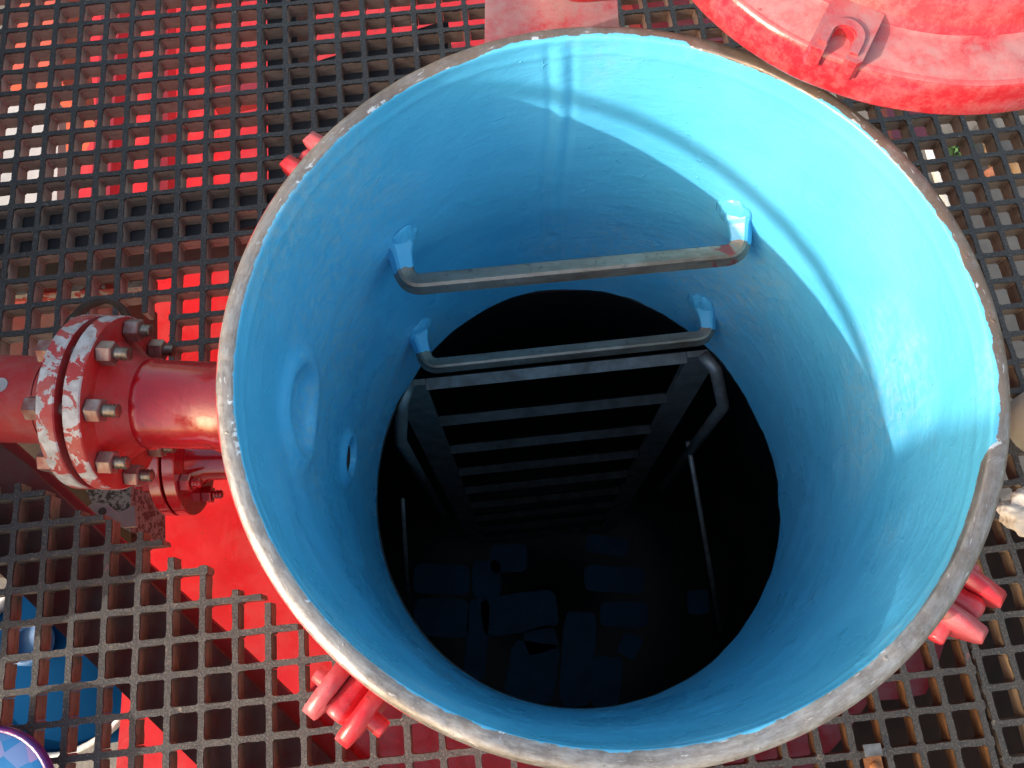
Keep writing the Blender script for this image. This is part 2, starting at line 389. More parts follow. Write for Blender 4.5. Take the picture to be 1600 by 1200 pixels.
patches=[(960,905,95,42,3),(975,960,75,40,1),(1091,941,34,38,-2),(948,1065,46,80,5),(903,1030,52,150,4),(812,958,120,62,-8),(795,872,58,44,-4),(690,905,88,48,2),(690,965,86,60,1),(984,1009,32,36,25),(832,1050,78,95,8),(948,852,66,28,8),(845,1000,50,40,-15),(745,1000,34,130,4),(760,905,44,60,0)]
for (u,v,a,b,rot) in patches:
    P=[]; 
    for k in range(20):
        t=2*math.pi*k/20; cx=math.copysign(abs(math.cos(t))**.35,math.cos(t))*a/2*(1+.08*noise.noise(Vector((u,t*2,0)))); cy=math.copysign(abs(math.sin(t))**.35,math.sin(t))*b/2*(1+.12*noise.noise(Vector((v,t*2,1))))
        q=R_(rot); p=at(u+cx*math.cos(q)-cy*math.sin(q),v+cx*math.sin(q)+cy*math.cos(q),FZ); P.append((p.x-NC.x,p.y-NC.y))
    bm=bmesh.new(); prism(bm,P,FZ+1.2-.006,FZ+1.2); bmo('paint_patch',bm,M_NAVY,tank)
for (u0,v0,u1,v1,zz0,zz1,r) in [(1075,690,1131,1014,.33,-.10,.0055),(1180,700,1216,825,.25,-.1,.0075),(629,780,639,962,.2,-.2,.005)]:
    a=at(u0,v0,zz0); b=at(u1,v1,zz1); off=Vector((NC.x,NC.y,-1.2)); bm=bmesh.new(); sweep(bm,[a-off,(a+b)/2-off,b-off],circ(r,10)); bmo('thin_pipe',bm,M_LADR,tank,True)

# ---------------------------------------------------------------- step rungs in the neck
def onwall(u,v):
    d=CAMR@Vector((u-800,600-v,-F)); A=d.x**2+d.y**2; B=-2*(d.x*NC.x+d.y*NC.y); C=NC.length_squared-RI*RI
    t=(-B+math.sqrt(B*B-4*A*C))/(2*A); return Vector((d.x*t,d.y*t,CAMZ+d.z*t))
def rung(name,wl,wr,bl,br,z,label,red=False,hs=.0096):
    A=onwall(*wl); D=onwall(*wr); B=at(*bl,z); C=at(*br,z)
    A.z=(A.z+z)/2+.004; D.z=(D.z+z)/2+.004
    outA=(A-Vector((NC.x,NC.y,A.z))).normalized()*.012; outD=(D-Vector((NC.x,NC.y,D.z))).normalized()*.012
    pts=bend([A+outA,B,C,D+outD],.020,9)
    # resample densely so that the paint edge can be ragged
    P=[];
    for p,q in zip(pts,pts[1:]):
        m=max(1,int((q-p).length/.004)); P+=[p.lerp(q,k/m) for k in range(m)]
    P.append(pts[-1]); L=[0]
    for p,q in zip(P,P[1:]): L.append(L[-1]+(q-p).length)
    tot=L[-1]; h=hs; ch=h*.9
    sec=[(h,ch*.8),(ch*.8,h),(-ch*.8,h),(-h,ch*.8),(-h,-ch*.8),(-ch*.8,-h),(ch*.8,-h),(h,-ch*.8)]
    a=R_(-25); sec=[(x*math.cos(a)-y*math.sin(a),x*math.sin(a)+y*math.cos(a)) for x,y in sec]
    sc=[1+.55*math.exp(-(min(l,tot-l)-.016)/.008) if min(l,tot-l)>.0 else 3.2 for l in L]; sc=[min(s,1.5) for s in sc]
    bm=bmesh.new(); sweep(bm,P,sec,Vector((0,0,1)),sc)
    c=(B+C)/2; root=empty(name,c,label,'step rung'); 
    for v in bm.verts: v.co-=c
    o=bmo('bar',bm,M_RUNG,root)
    pa=[];rs=[]
    for i in range(len(P)):
        l=min(L[i],tot-L[i]); pv=max(0,min(1,(.050-l)/.016)); r=1.0 if red and .056<tot-L[i]<.082 else 0
        pa+= [pv]*8; rs+=[r]*8
    for nm,v in (('paint',pa),('redspot',rs)):
        A_=o.data.attributes.new(nm,'FLOAT','POINT'); A_.data.foreach_set('value',v[:len(o.data.vertices)])
    for Q,nx in ((A,outA),(D,outD)):
        n_=nx.normalized(); M4=frame(Q-c-n_*.001,-n_); bm=bmesh.new(); bmesh.ops.create_icosphere(bm,subdivisions=4,radius=1)
        for v_ in bm.verts:
            q_=v_.co.copy(); rr_=1+.16*noise.noise(q_*2.3+Q*40); k_=abs(q_.z)**1.0
            v_.co=M4@Vector((q_.x*.024*rr_*(1-.3*k_),q_.y*.021*rr_*(1-.3*k_),q_.z*.0075*rr_))
        bmo('weld_fillet',bm,M_BLUEP,root,True)
    return root
rung('step_rung',(628,372),(1152,322),(636,446),(1158,397),CAMZ-.835,'upper step rung across the blue neck, bare steel with red stain at its right end',True)
rung('step_rung',(657,515),(1097,472),(668,573),(1108,527),CAMZ-1.065,'lower square-bar step rung across the blue neck, just above the tank opening',False,.0084)

# ---------------------------------------------------------------- ladder in the tank
LZ=CAMZ-1.27
a=at(665,600,LZ); b=at(1072,558,LZ); lc=(a+b)/2; ldir=(b-a).normalized(); W2=(b-a).length/2
lad=empty('tank_ladder',lc,'steel ladder with flat side rails going down into the dark tank','ladder')
side=Vector((-ldir.y,ldir.x,0))
def lbox(cx,w,cy,d,z0,z1,name,mat,bev=.001):
    bm=bmesh.new(); M=Matrix((ldir,side,Vector((0,0,1)))).transposed().to_4x4()
    boxbm(bm,cx-w/2,cx+w/2,cy-d/2,cy+d/2,z0,z1,M); return bmo(name,bm,mat,lad,False,bev,1)
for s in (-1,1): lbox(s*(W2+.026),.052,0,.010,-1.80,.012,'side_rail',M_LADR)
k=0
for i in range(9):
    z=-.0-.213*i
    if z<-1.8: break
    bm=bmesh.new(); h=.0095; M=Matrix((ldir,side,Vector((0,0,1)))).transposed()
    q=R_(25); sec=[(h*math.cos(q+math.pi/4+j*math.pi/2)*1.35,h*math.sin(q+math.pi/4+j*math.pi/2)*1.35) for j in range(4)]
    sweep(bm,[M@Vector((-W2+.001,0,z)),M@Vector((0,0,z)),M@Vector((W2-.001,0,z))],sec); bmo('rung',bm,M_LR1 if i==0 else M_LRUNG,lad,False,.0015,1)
for s,px in ((1,[(1098,556),(1118,575),(1130,635)]),(-1,[(640,598),(628,628),(626,690)])):
    P=[at(*px[0],LZ+.006)-lc,at(*px[1],LZ+.012)-lc,at(*px[2],LZ-.11)-lc]; e=P[-1].copy(); e.z=-.80; P.append(e)
    bm=bmesh.new(); sweep(bm,bend(P,.03,6),circ(.0105,12)); bmo('handrail',bm,M_LADR,lad,True)
o=[c for c in lad.children if c.name.startswith('handrail')]

# ---------------------------------------------------------------- gratings
PITCH=.0381; DEP=.025
def inpoly(p,poly):
    c=False; n=len(poly); j=n-1
    for i in range(n):
        a,b=poly[i],poly[j]
        if (a[1]>p[1])!=(b[1]>p[1]) and p[0]<(b[0]-a[0])*(p[1]-a[1])/(b[1]-a[1])+a[0]: c=not c
        j=i
    return c
def grating(ox,oy,th,zt,i0,i1,j0,j1,keep,label,fs=None):
    c0,s0=math.cos(th),math.sin(th)
    root=empty('floor_grating',(ox,oy,zt),label,'grating'); root.rotation_euler=(0,0,th)
    W=.0035; WB=.0027; fl=.0022
    def wp(x,y): return (ox+x*c0-y*s0,oy+x*s0+y*c0)
    def ok(x,y): return keep(*wp(x,y))
    def add(B,poly,polyb,openedges):
        V,Fc,I,D=B; n=len(poly); b=len(V)
        t=DEP*.055; ins=.0004
        jit=[.0005*noise.noise(Vector((p[0]*70,p[1]*70,1))) for p in poly]
        V+= [(p[0],p[1],j_) for p,j_ in zip(poly,jit)]+[(p[0],p[1],-DEP*.3+0*t) for p in polyb[0]]+[(p[0],p[1],-DEP) for p in polyb[1]]
        D+= [0]*n+[.3]*n+[1]*n
        Fc.append(tuple(range(b,b+n))); I.append(0); Fc.append(tuple(range(b+2*n+n-1,b+2*n-1,-1))); I.append(1)
        for k in range(n):
            if openedges[k]:
                k2=(k+1)%n
                Fc.append((b+k,b+n+k,b+n+k2,b+k2)); I.append(1)
                Fc.append((b+n+k,b+2*n+k,b+2*n+k2,b+n+k2)); I.append(1)
    def node_poly(w,cx,cy):
        g=w+fl
        return [(cx+a,cy+b) for a,b in [(g,-w),(g,w),(w,g),(-w,g),(-g,w),(-g,-w),(-w,-g),(w,-g)]]
    WM=W-(W-WB)*.35
    nodes={(i,j):ok(i*PITCH,-j*PITCH) for i in range(i0,i1+1) for j in range(j0,j1+1)}
    e=W+fl; Lg=PITCH-2*e
    segs={}
    for (i,j),k in nodes.items():
        for d,(di,dj) in enumerate(((1,0),(0,1))):
            if (i+di,j+dj) not in nodes: continue
            x,y=i*PITCH,-j*PITCH; x2,y2=(i+di)*PITCH,-(j+dj)*PITCH
            kk=nodes[(i+di,j+dj)]
            if not k and not kk: continue
            f=[ok(x+(x2-x)*t,y+(y2-y)*t) for t in [q/10 for q in range(11)]]
            ta=0
            if k:
                while ta<10 and f[ta+1]: ta+=1
            tb=10
            if kk:
                while tb>0 and f[tb-1]: tb-=1
            if ta>=10 or tb<=0: segs[(i,j,d)]=[(0,1,0,0)]
            else:
                L=[]
                if k and ta>=2: L.append((0,(ta/10-e/PITCH)/(1-2*e/PITCH),0,1))
                if kk and tb<=8: L.append((((tb/10)-e/PITCH)/(1-2*e/PITCH),1,1,0))
                L=[q for q in L if q[1]>q[0]+.02]
                if L: segs[(i,j,d)]=L
    def seg(B,i,j,d):
        for (a,b,o1,o2) in segs.get((i,j,d),[]):
            jj=random.uniform(-.0008,.0008)
            q=[random.uniform(-.00055,.00055) for _ in range(4)]
            if d==0:
                x=i*PITCH+e; y=-j*PITCH; xa,xb=x+a*Lg,x+b*Lg; m1,m2=xa+(xb-xa)*.33,xa+(xb-xa)*.67
                P=lambda w:[(xa,y-w),(m1,y-w+q[0]),(m2,y-w+q[1]),(xb+(jj*4 if o2 else 0),y-w),(xb,y+w),(m2,y+w+q[2]),(m1,y+w+q[3]),(xa+(jj*4 if o1 else 0),y+w)]; oe=[1,1,1,o2,1,1,1,o1]
            else:
                x=i*PITCH; y=-j*PITCH-e; ya,yb=y-a*Lg,y-b*Lg; m1,m2=ya+(yb-ya)*.33,ya+(yb-ya)*.67
                P=lambda w:[(x-w,yb+(jj*5 if o2 else 0)),(x+w,yb),(x+w+q[0],m2),(x+w+q[1],m1),(x+w,ya),(x-w,ya),(x-w+q[2],m1),(x-w+q[3],m2)]; oe=[o2,1,1,1,o1,1,1,1]
            add(B,P(W),(P(WM),P(WB)),oe)
    def mk(name,B):
        if not B[0]: return
        me=bpy.data.meshes.new(name); me.from_pydata(B[0],[],B[1]); me.update(); me.polygons.foreach_set('material_index',B[2])
        link(name,me,[M_FT,fs or M_FS],root); A=me.attributes.new('drop','FLOAT','POINT'); A.data.foreach_set('value',B[3])
    for j in range(j0,j1+1):
        B=([],[],[],[])
        for i in range(i0,i1+1):
            if nodes[(i,j)]:
                x,y=i*PITCH,-j*PITCH
                E=(i,j,0) in segs and segs[(i,j,0)][0][0]==0; Wt=(i-1,j,0) in segs and segs[(i-1,j,0)][-1][1]==1
                So=(i,j,1) in segs and segs[(i,j,1)][0][0]==0; No=(i,j-1,1) in segs and segs[(i,j-1,1)][-1][1]==1
                add(B,node_poly(W,x,y),(node_poly(WM,x,y),node_poly(WB,x,y)),[not E,1,not No,1,not Wt,1,not So,1])
            seg(B,i,j,0)
            if B[0] and ((i,j,0) not in segs or segs[(i,j,0)][-1][1]<1 or len(segs[(i,j,0)])>1):
                mk('cross_bar',B); B=([],[],[],[])
        mk('cross_bar',B)
    for i in range(i0,i1+1):
        B=([],[],[],[])
        for j in range(j0,j1): seg(B,i,j,1)
        mk('lengthwise_bar',B)
    return root
ZG=1.003; ZR=.974
def circ_ok(x,y,r=.335): return (x-NC.x)**2+(y-NC.y)**2>r*r
LCUT=[at(u,v,ZG) for u,v in [(-600,740),(20,752),(36,754),(50,766),(72,768),(84,790),(122,795),(140,800),(178,812),(215,828),(262,850),(266,866),(292,872),(330,893),(350,912),(372,918),(408,932),(428,950),(480,985),(560,1040),(900,1040),(900,600),(-600,600)]]
LCUT=[(p.x,p.y) for p in LCUT]
UCUT=[at(u,v,ZG) for u,v in [(-700,560),(60,560),(120,530),(185,490),(226,488),(243,506),(243,463),(262,463),(262,560),(262,640),(400,640),(400,1100),(-700,1100)]]
UCUT=[(p.x,p.y) for p in UCUT]
keepL=lambda x,y: circ_ok(x,y) and not inpoly((x,y),LCUT) and (x>-1.08 or y<-.60)
keepU=lambda x,y: circ_ok(x,y) and not inpoly((x,y),UCUT)
grating(-.6180,.1216,.1049,ZG,-24,17,-3,37,keepL,'moulded grating panel at lower left, with a stepped cut edge beside the red plate',M_FS3)
grating(-.7792,.8980,.0996,ZG,-9,30,-9,15,keepU,'moulded grating panel filling the upper left, over bright red steelwork')
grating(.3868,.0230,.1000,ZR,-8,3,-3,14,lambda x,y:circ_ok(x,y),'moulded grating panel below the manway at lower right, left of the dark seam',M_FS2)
grating(.5870,.7125,.1155,ZR,-4,12,-11,33,lambda x,y:circ_ok(x,y),'moulded grating panel along the right side, right of the dark seam',M_FS3)

# ---------------------------------------------------------------- steelwork under the gratings
z=.925
def ring_plate(name,px,z,th,mat,rin):
    P=[at(u,v,z) for u,v in px]; out=[]
    N=96; V=[];Fc=[]
    for k in range(N):
        t=2*math.pi*k/N; d=Vector((math.cos(t),math.sin(t))); best=None
        for a,b in zip(P,P[1:]+P[:1]):
            ax,ay=a.x-NC.x,a.y-NC.y; ex,ey=b.x-a.x,b.y-a.y; den=d.x*ey-d.y*ex
            if abs(den)<1e-9: continue
            s=(ax*ey-ay*ex)/den; u=(ax*d.y-ay*d.x)/den
            if s>0 and -1e-6<=u<=1+1e-6 and (best is None or s<best): best=s
        out.append(best if best else rin+.03)
    for k in range(N):
        t=2*math.pi*k/N; c,s=math.cos(t),math.sin(t); r1=max(out[k],rin+.01)
        V+=[(NC.x+rin*c,NC.y+rin*s,z),(NC.x+r1*c,NC.y+r1*s,z),(NC.x+r1*c,NC.y+r1*s,z-th),(NC.x+rin*c,NC.y+rin*s,z-th)]
    for k in range(N):
        j=(k+1)%N
        for q in range(4): Fc.append((4*k+q,4*k+(q+1)%4,4*j+(q+1)%4,4*j+q))
    return from_py(name,V,Fc,mat)
pl=ring_plate('deck_plate',[(239,385),(420,372),(700,340),(1000,420),(1300,700),(1060,1150),(866,1192),(760,1330),(170,1330),(190,1100),(206,790)],.44,.012,M_REDS,.392)
tag(pl,'bright red steel deck plate under the cut grating, left of the blue manway','plate')
pad=[]
for k in range(10):
    t=2*math.pi*k/10+.35; r=.462; pad.append((NC.x+r*math.cos(t),NC.y+r*math.sin(t)))
V=[];Fc=[];N=60
for k in range(N+1):
    t=R_(-78)+R_(170)*k/N; q=((t-.35)%(2*math.pi/10))-math.pi/10; dg=math.degrees(t); r=.497 if dg>-33 else (.497-(-33-dg)*.010 if dg>-38 else .445)
    for rad,zz_ in ((.3064,.905),(r,.905),(r,.885),(.3064,.885)): V.append((NC.x+rad*math.cos(t),NC.y+rad*math.sin(t),zz_))
for k in range(N):
    j=k+1
    for q in range(4): Fc.append((4*k+q,4*k+(q+1)%4,4*j+(q+1)%4,4*j+q))
Fc+=[(0,1,2,3),(4*N+3,4*N+2,4*N+1,4*N)]
pad_low=(V,Fc)
o=from_py('reinforcing_pad',V,Fc,M_CLAMP); tag(o,'faceted mauve-red pad round the neck foot, seen under the lower right grating','pad')
V=[];Fc=[];N=30
for k in range(N+1):
    t=R_(-142)+R_(62)*k/N; r=.455 if k<N-6 else .455-.010*(k-N+6)
    for rad,zz_ in ((.3064,.895),(r,.895),(r,.880),(.3064,.880)): V.append((NC.x+rad*math.cos(t),NC.y+rad*math.sin(t),zz_))
for k in range(N):
    for q in range(4): Fc.append((4*k+q,4*k+(q+1)%4,4*(k+1)+(q+1)%4,4*(k+1)+q))
Fc+=[(0,1,2,3),(4*N+3,4*N+2,4*N+1,4*N)]
o=from_py('collar_plate',V,Fc,M_REDS); tag(o,'red collar plate segment at the foot of the neck below the sunlit clamp','plate')
# diagonal brace
br=empty('diagonal_brace',(0,0,.95),'rusty red diagonal brace running under the lower left grating','brace')
o=poly_obj('upper_flange',[(-260,505),(36,722),(127,805),(283,958),(500,1170),(640,1310),(420,1310),(306,1194),(193,1084),(36,930),(-260,650)],.968,.012,M_REDB,None,.002); o.parent=br; o.location.z=-.95
o=poly_obj('brace_shadow_strip',[(-260,470),(0,672),(236,884),(383,1016),(560,1186),(690,1310),(640,1312),(283,962),(36,726),(-260,509)],.925,.012,M_DKR2,None,.002); o.parent=br; o.location.z=-.95  # dark red strip standing in for the brace's cast shadow on the plate
def beam(name,px,z,hgt,mat,label,cat,bev=.002):
    o=poly_obj(name,px,z,hgt,mat,None,bev); tag(o,label,cat); return o
beam('support_beam',[(-300,348),(-10,322),(412,284),(412,350),(215,392),(-10,408),(-300,430)],.974,.09,M_GALV,'dark grey support beam running crosswise below the upper left grating','beam')
beam('support_beam',[(415,-260),(452,-260),(466,105),(700,30),(700,330),(420,345)],.972,.085,M_GALV,'dark grey support beam running up beside the red strip, under the grating left of the manway top','beam')
beam('cross_member',[(-60,432),(225,418),(225,448),(-60,466)],.86,.05,M_REDF,'pale scuffed red cross member under the grating above the bolted flange','beam')
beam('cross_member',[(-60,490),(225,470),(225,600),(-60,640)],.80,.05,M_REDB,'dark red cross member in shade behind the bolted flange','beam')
beam('base_plate',[(-60,395),(225,385),(225,430),(-60,440)],.62,.03,M_DKRED,'dark red base plate below the grating above the bolted flange','plate')
beam('dark_tray',[(-200,560),(205,600),(205,930),(-10,900),(-200,880)],.80,.04,M_BROWN,'dark steel tray seen between the left pipe and the diagonal brace','tray')
# lit red deck far below the upper left grating
beam('lower_deck',[(118,-200),(420,-200),(420,330),(95,330),(150,200)],.22,.05,M_REDS,'bright red lower deck seen deep through the upper left grating','deck')
beam('lower_deck',[(440,-200),(760,-200),(760,90),(640,100),(455,118)],.30,.05,M_REDS,'bright red deck strip seen through the top grating left of the hinge bracket','deck')
beam('orange_crate',[(20,-40),(108,-40),(98,130),(8,130)],.0,.35,m_simple('faded_orange_red',(.55,.10,.06),(.40,.06,.04),8,.6),'faded orange-red box far below the grating at top left','box')
beam('white_board',[(-80,165),(92,160),(88,345),(-80,350)],.1,.04,M_WHT2,'white panel lying below the grating at the left edge','panel')
for k,(px,zz_,nm) in enumerate([([(168,-150),(196,-150),(170,330),(140,330)],.45,'leaning against nothing'),([(250,-150),(262,-150),(262,330),(248,330)],.40,''),([(330,140),(420,120),(420,140),(330,160)],.5,'')]):
    lb=['dark red upright beam edge crossing the red lower deck, leftmost','narrow red pipe-like rib crossing the red lower deck','short red stiffener across the right of the red lower deck'][k]
    beam('deck_rib',px,zz_,.05,M_DKRED if k!=1 else M_REDS,lb,'rib')
fl=[(NC.x+.392*math.cos(R_(a)),NC.y+.392*math.sin(R_(a))) for a in range(-92,15,6)]
fo=[at(u,v,.86) for u,v in [(1480,760),(1640,830),(2100,900),(2100,1500),(860,1500)]]
bm=bmesh.new(); prism(bm,fl+[(p.x,p.y) for p in fo],.83,.86); o=bmo('rusty_floor',bm,M_BROWN); tag(o,'rust-brown steel floor in deep shade below the lower right grating','floor')
beam('red_channel',[(1380,150),(1452,150),(1470,216),(1395,216)],.55,.04,M_DKRED,'dark red channel end below the grating beside the lid','channel')
beam('mauve_channel',[(960,-60),(1200,-60),(1200,62),(1010,66)],.80,.05,M_CLAMP,'red channel in blue shade below the grating between bracket and lid','channel')
# things on the ground seen through the right grating
def px_rod(name,u0,v0,u1,v1,z,r,mat,label,cat):
    a=at(u0,v0,z); b=at(u1,v1,z); c=(a+b)/2; bm=bmesh.new(); sweep(bm,[a-c,(b-a)*.0,b-c],circ(r,14)); o=bmo(name,bm,mat,None,True,0); o.location=c; tag(o,label,cat); return o
px_rod('white_pipe',1452,225,1484,330,-1.13,.024,M_WHITE,'white pipe lying on the ground, seen through the grating right of the lid','pipe')
px_rod('timber_batten',1530,180,1548,260,-1.17,.011,M_WOOD,'thin timber batten on the ground below the top right grating','batten')
px_rod('timber_board',1584,250,1600,280,-1.16,.03,M_WOOD,'pale timber board on the ground at the right edge','board')
px_rod('orange_rag',1545,266,1552,276,-1.17,.03,m_simple('orange_cloth',(.6,.22,.12),(.5,.2,.12),20,.9),'orange rag on the ground below the right grating','rag')
c=at(1497,236,-1.2); bm=bmesh.new()
for k in range(240):
    t=random.random()*6.28; r=.055*math.sqrt(random.random()); p=Vector((r*math.cos(t),r*math.sin(t),random.uniform(.0,.06)))
    d=Vector((random.uniform(-1,1),random.uniform(-1,1),random.uniform(.1,1))).normalized()*.02; n_=d.orthogonal().normalized()*.005
    vs=[bm.verts.new(p-n_),bm.verts.new(p+d*.5+n_*1.5),bm.verts.new(p+d),bm.verts.new(p+d*.5-n_*1.5)]; bm.faces.new(vs)
o=bmo('weed_tuft',bm,M_LEAF); o.location=c; tag(o,'small green weed growing on the ground below the right grating','weed')

# ---------------------------------------------------------------- pipe nozzle with bolted flange
ZP=CAMZ-.80
p1=at(338,634,ZP); p0=at(-140,618,ZP); ax=(p0-p1).normalized(); base=Vector((NC.x,NC.y,ZP))
# start of the pipe on the neck wall
s0=p1.copy()
def axm(u,h=.715): # distance along the axis of the point seen at u on the crown of the flange
    q=at(u,636,CAMZ-h); return (q-p1).dot(ax)
fB0,fB1,fA0,fA1=axm(121),axm(93),axm(80),axm(51)
def mk_pipe(root,name,prof,mat,seg=64):
    bm=bmesh.new(); lathe(bm,prof,frame(p1-root.location,ax),seg); return bmo(name,bm,mat,root,True)
noz=empty('pipe_nozzle',p1,'glossy red pipe stub joining the manway neck to the near half of the bolted flange','pipe nozzle')
RP=.0445
hub=fB0-.024
mk_pipe(noz,'pipe',[(RP+.004,-.078),(RP+.003,-.01),(RP,-.002),(RP,hub-.012),(RP+.0022,hub-.009),(RP+.0026,hub-.004),(RP+.001,hub)],M_REDP)
def flange(root,x0,x1,hubx,Rf=.088):
    sgn=1 if x1>x0 else -1
    prof=[(RP+.001,hubx),(RP+.005,hubx+sgn*.010),(RP+.014,x0-sgn*.004),(RP+.019,x0),(Rf-.0012,x0),(Rf,x0+sgn*.0012),(Rf,x1-sgn*.0012),(Rf-.0012,x1),(RP+.02,x1),(RP+.02,x1+sgn*.0025),(.02,x1+sgn*.0025)]
    bm=bmesh.new(); lathe(bm,prof,frame(p1-root.location,ax),96); o=bmo('flange',bm,M_REDF,root,True)
    m=o.modifiers.new('e','EDGE_SPLIT'); m.split_angle=R_(35); o.data.materials.append(M_REDD)
    for p in o.data.polygons:
        n_=p.normal; rel=p.center-(p1-root.location)-ax*((p.center-(p1-root.location)).dot(ax))
        if not(rel.length>Rf-.002): p.material_index=1
    return o
flange(noz,fB0,fB1,hub)
pip=empty('left_pipe',p1+ax*fA1,'dusty red pipe with chipped flange, running out at the left edge of the photo','pipe')
mk_pipe(pip,'pipe',[(RP+.002,fA1+.030),(RP+.0015,fA1+.034),(RP,fA1+.04),(RP,fA1+.6)],M_REDD)
flange(pip,fA1,fA0,fA1+.030)
bm=bmesh.new(); lathe(bm,[(RP+.02,fB1+.0024),(RP+.022,fB1+.003),(RP+.022,fA0-.003),(RP+.02,fA0-.0024)],frame(Vector((0,0,0)),ax),64); o=bmo('gasket',bm,M_DARK,noz,True)
# white stuck dot on the left pipe
u_=at(6,600,ZP+RP)
Mf=frame(p1,ax)
def stud_mesh(r,l,pitch=.0038):
    prof=[(0,0),(r*.9,0)]; x=.0005
    while x<l-.001: prof+= [(r*.76,x),(r,x+pitch*.5)]; x+=pitch
    prof+=[(r*.82,l-.0006),(r*.7,l),(0,l)]; return prof
def hexprism(bm,af,t,mat,seg=6):
    rad=af/math.sqrt(3); 
    rings=[]
    for rr_,tt in ((rad*.90,0),(rad,.0012),(rad,t-.0012),(rad*.90,t)):
        rings.append([bm.verts.new(mat@Vector((rr_*math.cos(k*math.pi/3),rr_*math.sin(k*math.pi/3),tt))) for k in range(6)])
    bm.faces.new(rings[0][::-1]); bm.faces.new(rings[-1])
    for A,B in zip(rings,rings[1:]):
        for k in range(6): bm.faces.new([A[k],A[(k+1)%6],B[(k+1)%6],B[k]])
RB=.0735
for k in range(8):
    t=R_(22.5+45*k); off=Mf.to_3x3()@Vector((RB*math.cos(t),RB*math.sin(t),0))
    c=p1+off
    st=empty('flange_stud',c+ax*fB0)
    st.parent=noz; st.matrix_parent_inverse=Matrix.Identity(4); st.location=c+ax*fB0-noz.location
    Mx=frame(Vector((0,0,0)),-ax,off.normalized()); rot=Matrix.Rotation(random.uniform(0,1),4,'Z')
    bm=bmesh.new(); lathe(bm,stud_mesh(.0066,.0275+random.uniform(-.002,.002)),Mx,18); bmo('stud',bm,M_STUD,st,True)
    bm=bmesh.new(); hexprism(bm,.0205,.0145,Mx@Matrix.Translation((0,0,.0008))@rot); bmo('nut',bm,M_NUT,st)
    Mx2=frame(ax*(fA1-fB0),ax,off.normalized())
    bm=bmesh.new(); hexprism(bm,.0205,.0145,Mx2@Matrix.Translation((0,0,.0008))@rot); bmo('nut',bm,M_NUT,st)
    bm=bmesh.new(); lathe(bm,[(.006,fB1-fB0),(.006,fA0-fB0)],frame(Vector((0,0,0)),ax),12); bmo('shank',bm,M_STUD,st,True)
bm=bmesh.new(); q=at(2,602,ZP+RP*.97); d=(q-(p1+ax*((q-p1).dot(ax)))).normalized()
lathe(bm,[(.0072,-.001),(.0072,.0008),(.0,.0012)],frame(p1+ax*((q-p1).dot(ax))+d*RP-pip.location,d),20); bmo('grey_spot',bm,M_GREYP,pip)
# ---------------------------------------------------------------- small nozzle below
ZS=CAMZ-1.012
c=Vector((NC.x-RO,.2462,ZS)); sx=Vector((-1,-.02,0)).normalized()
sn=empty('small_nozzle',c,'small dark red flanged nozzle tucked below the glossy red pipe','nozzle')
fx=[(at(u,760,ZS)-c).dot(sx) for u in (302,283,279,261)]
def sl(name,prof,mat,seg=48):
    bm=bmesh.new(); lathe(bm,prof,frame(Vector((0,0,0)),sx),seg); o=bmo(name,bm,mat,sn,True); m=o.modifiers.new('e','EDGE_SPLIT'); m.split_angle=R_(35); return o
a0,a1,b0,b1=fx; RF=.067
sl('pipe',[(.03,-.01),(.026,.004),(.024,.012),(.024,a0-.018),(.034,a0-.003),(.036,a0)],M_DKRED)
sl('flange',[(.02,a0),(RF-.001,a0),(RF,a0+.001),(RF,a1-.001),(RF-.001,a1),(.02,a1)],M_DKRED)
sl('flange',[(.02,b0),(RF-.001,b0),(RF,b0+.001),(RF,b1-.001),(RF-.001,b1),(0,b1)],M_DKRED)
sl('gasket',[(.045,a1-.001),(.045,b0+.001)],M_DARK)
for k in range(4):
    t=R_(45+90*k); off=frame(Vector((0,0,0)),sx).to_3x3()@Vector((.050*math.cos(t),.050*math.sin(t),0))
    for x,dr in ((a0,-sx),(b1,sx)):
        bm=bmesh.new(); Mx=frame(off+sx*x,dr); hexprism(bm,.019,.012,Mx); lathe(bm,stud_mesh(.006,.024),Mx,14); bmo('bolt',bm,M_DKRED,sn)

# ---------------------------------------------------------------- swing clamps on the neck
def clamp(th,label):
    root=empty('swing_clamp',(NC.x+RO*math.cos(th),NC.y+RO*math.sin(th),1.335),label,'clamp','swing clamps round the manway rim'); root.rotation_euler=(0,0,th); root.scale=(.92,.86,.92)
    for s in (-1,1):
        bm=bmesh.new(); pr=[(-.004,-.045),(.018,-.045),(.040,-.024),(.050,-.004),(.051,.006),(.046,.012),(.030,.0165),(-.004,.020)]
        M=Matrix(((1,0,0,0),(0,0,1,s*.0185),(0,1,0,0),(0,0,0,1)))
        prism(bm,pr,-.0068,.0068,M); bmo('lug',bm,M_CLAMP,root,True,.0042,3)
    bm=bmesh.new(); M=Matrix(((0,0,1,0),(1,0,0,0),(0,1,0,0),(0,0,0,1)))
    lathe(bm,[(0,-.0),(.010,0),(.0115,.003),(.0115,.026),(.0128,.030),(.0128,.036),(.0100,.0405),(0,.042)],Matrix.Translation((0,0,-.002))@M,24); bmo('swing_bolt_eye',bm,M_CLAMP,root,True)
    bm=bmesh.new(); M=Matrix(((1,0,0,.025),(0,0,1,0),(0,1,0,-.014),(0,0,0,1)))
    lathe(bm,[(0,-.040),(.0065,-.040),(.0078,-.0385),(.0078,.0385),(.0065,.040),(0,.040)],M,20); bmo('pin',bm,M_CLAMP,root,True)
    return root
clamp(R_(141.6),'red swing clamp on the upper left of the manway rim, over dark grating cells')
clamp(R_(-127.2),'red swing clamp on the lower left of the manway rim, sunlit above the red plate')
clamp(R_(-35.2),'red swing clamp on the lower right of the manway rim, in the shade')

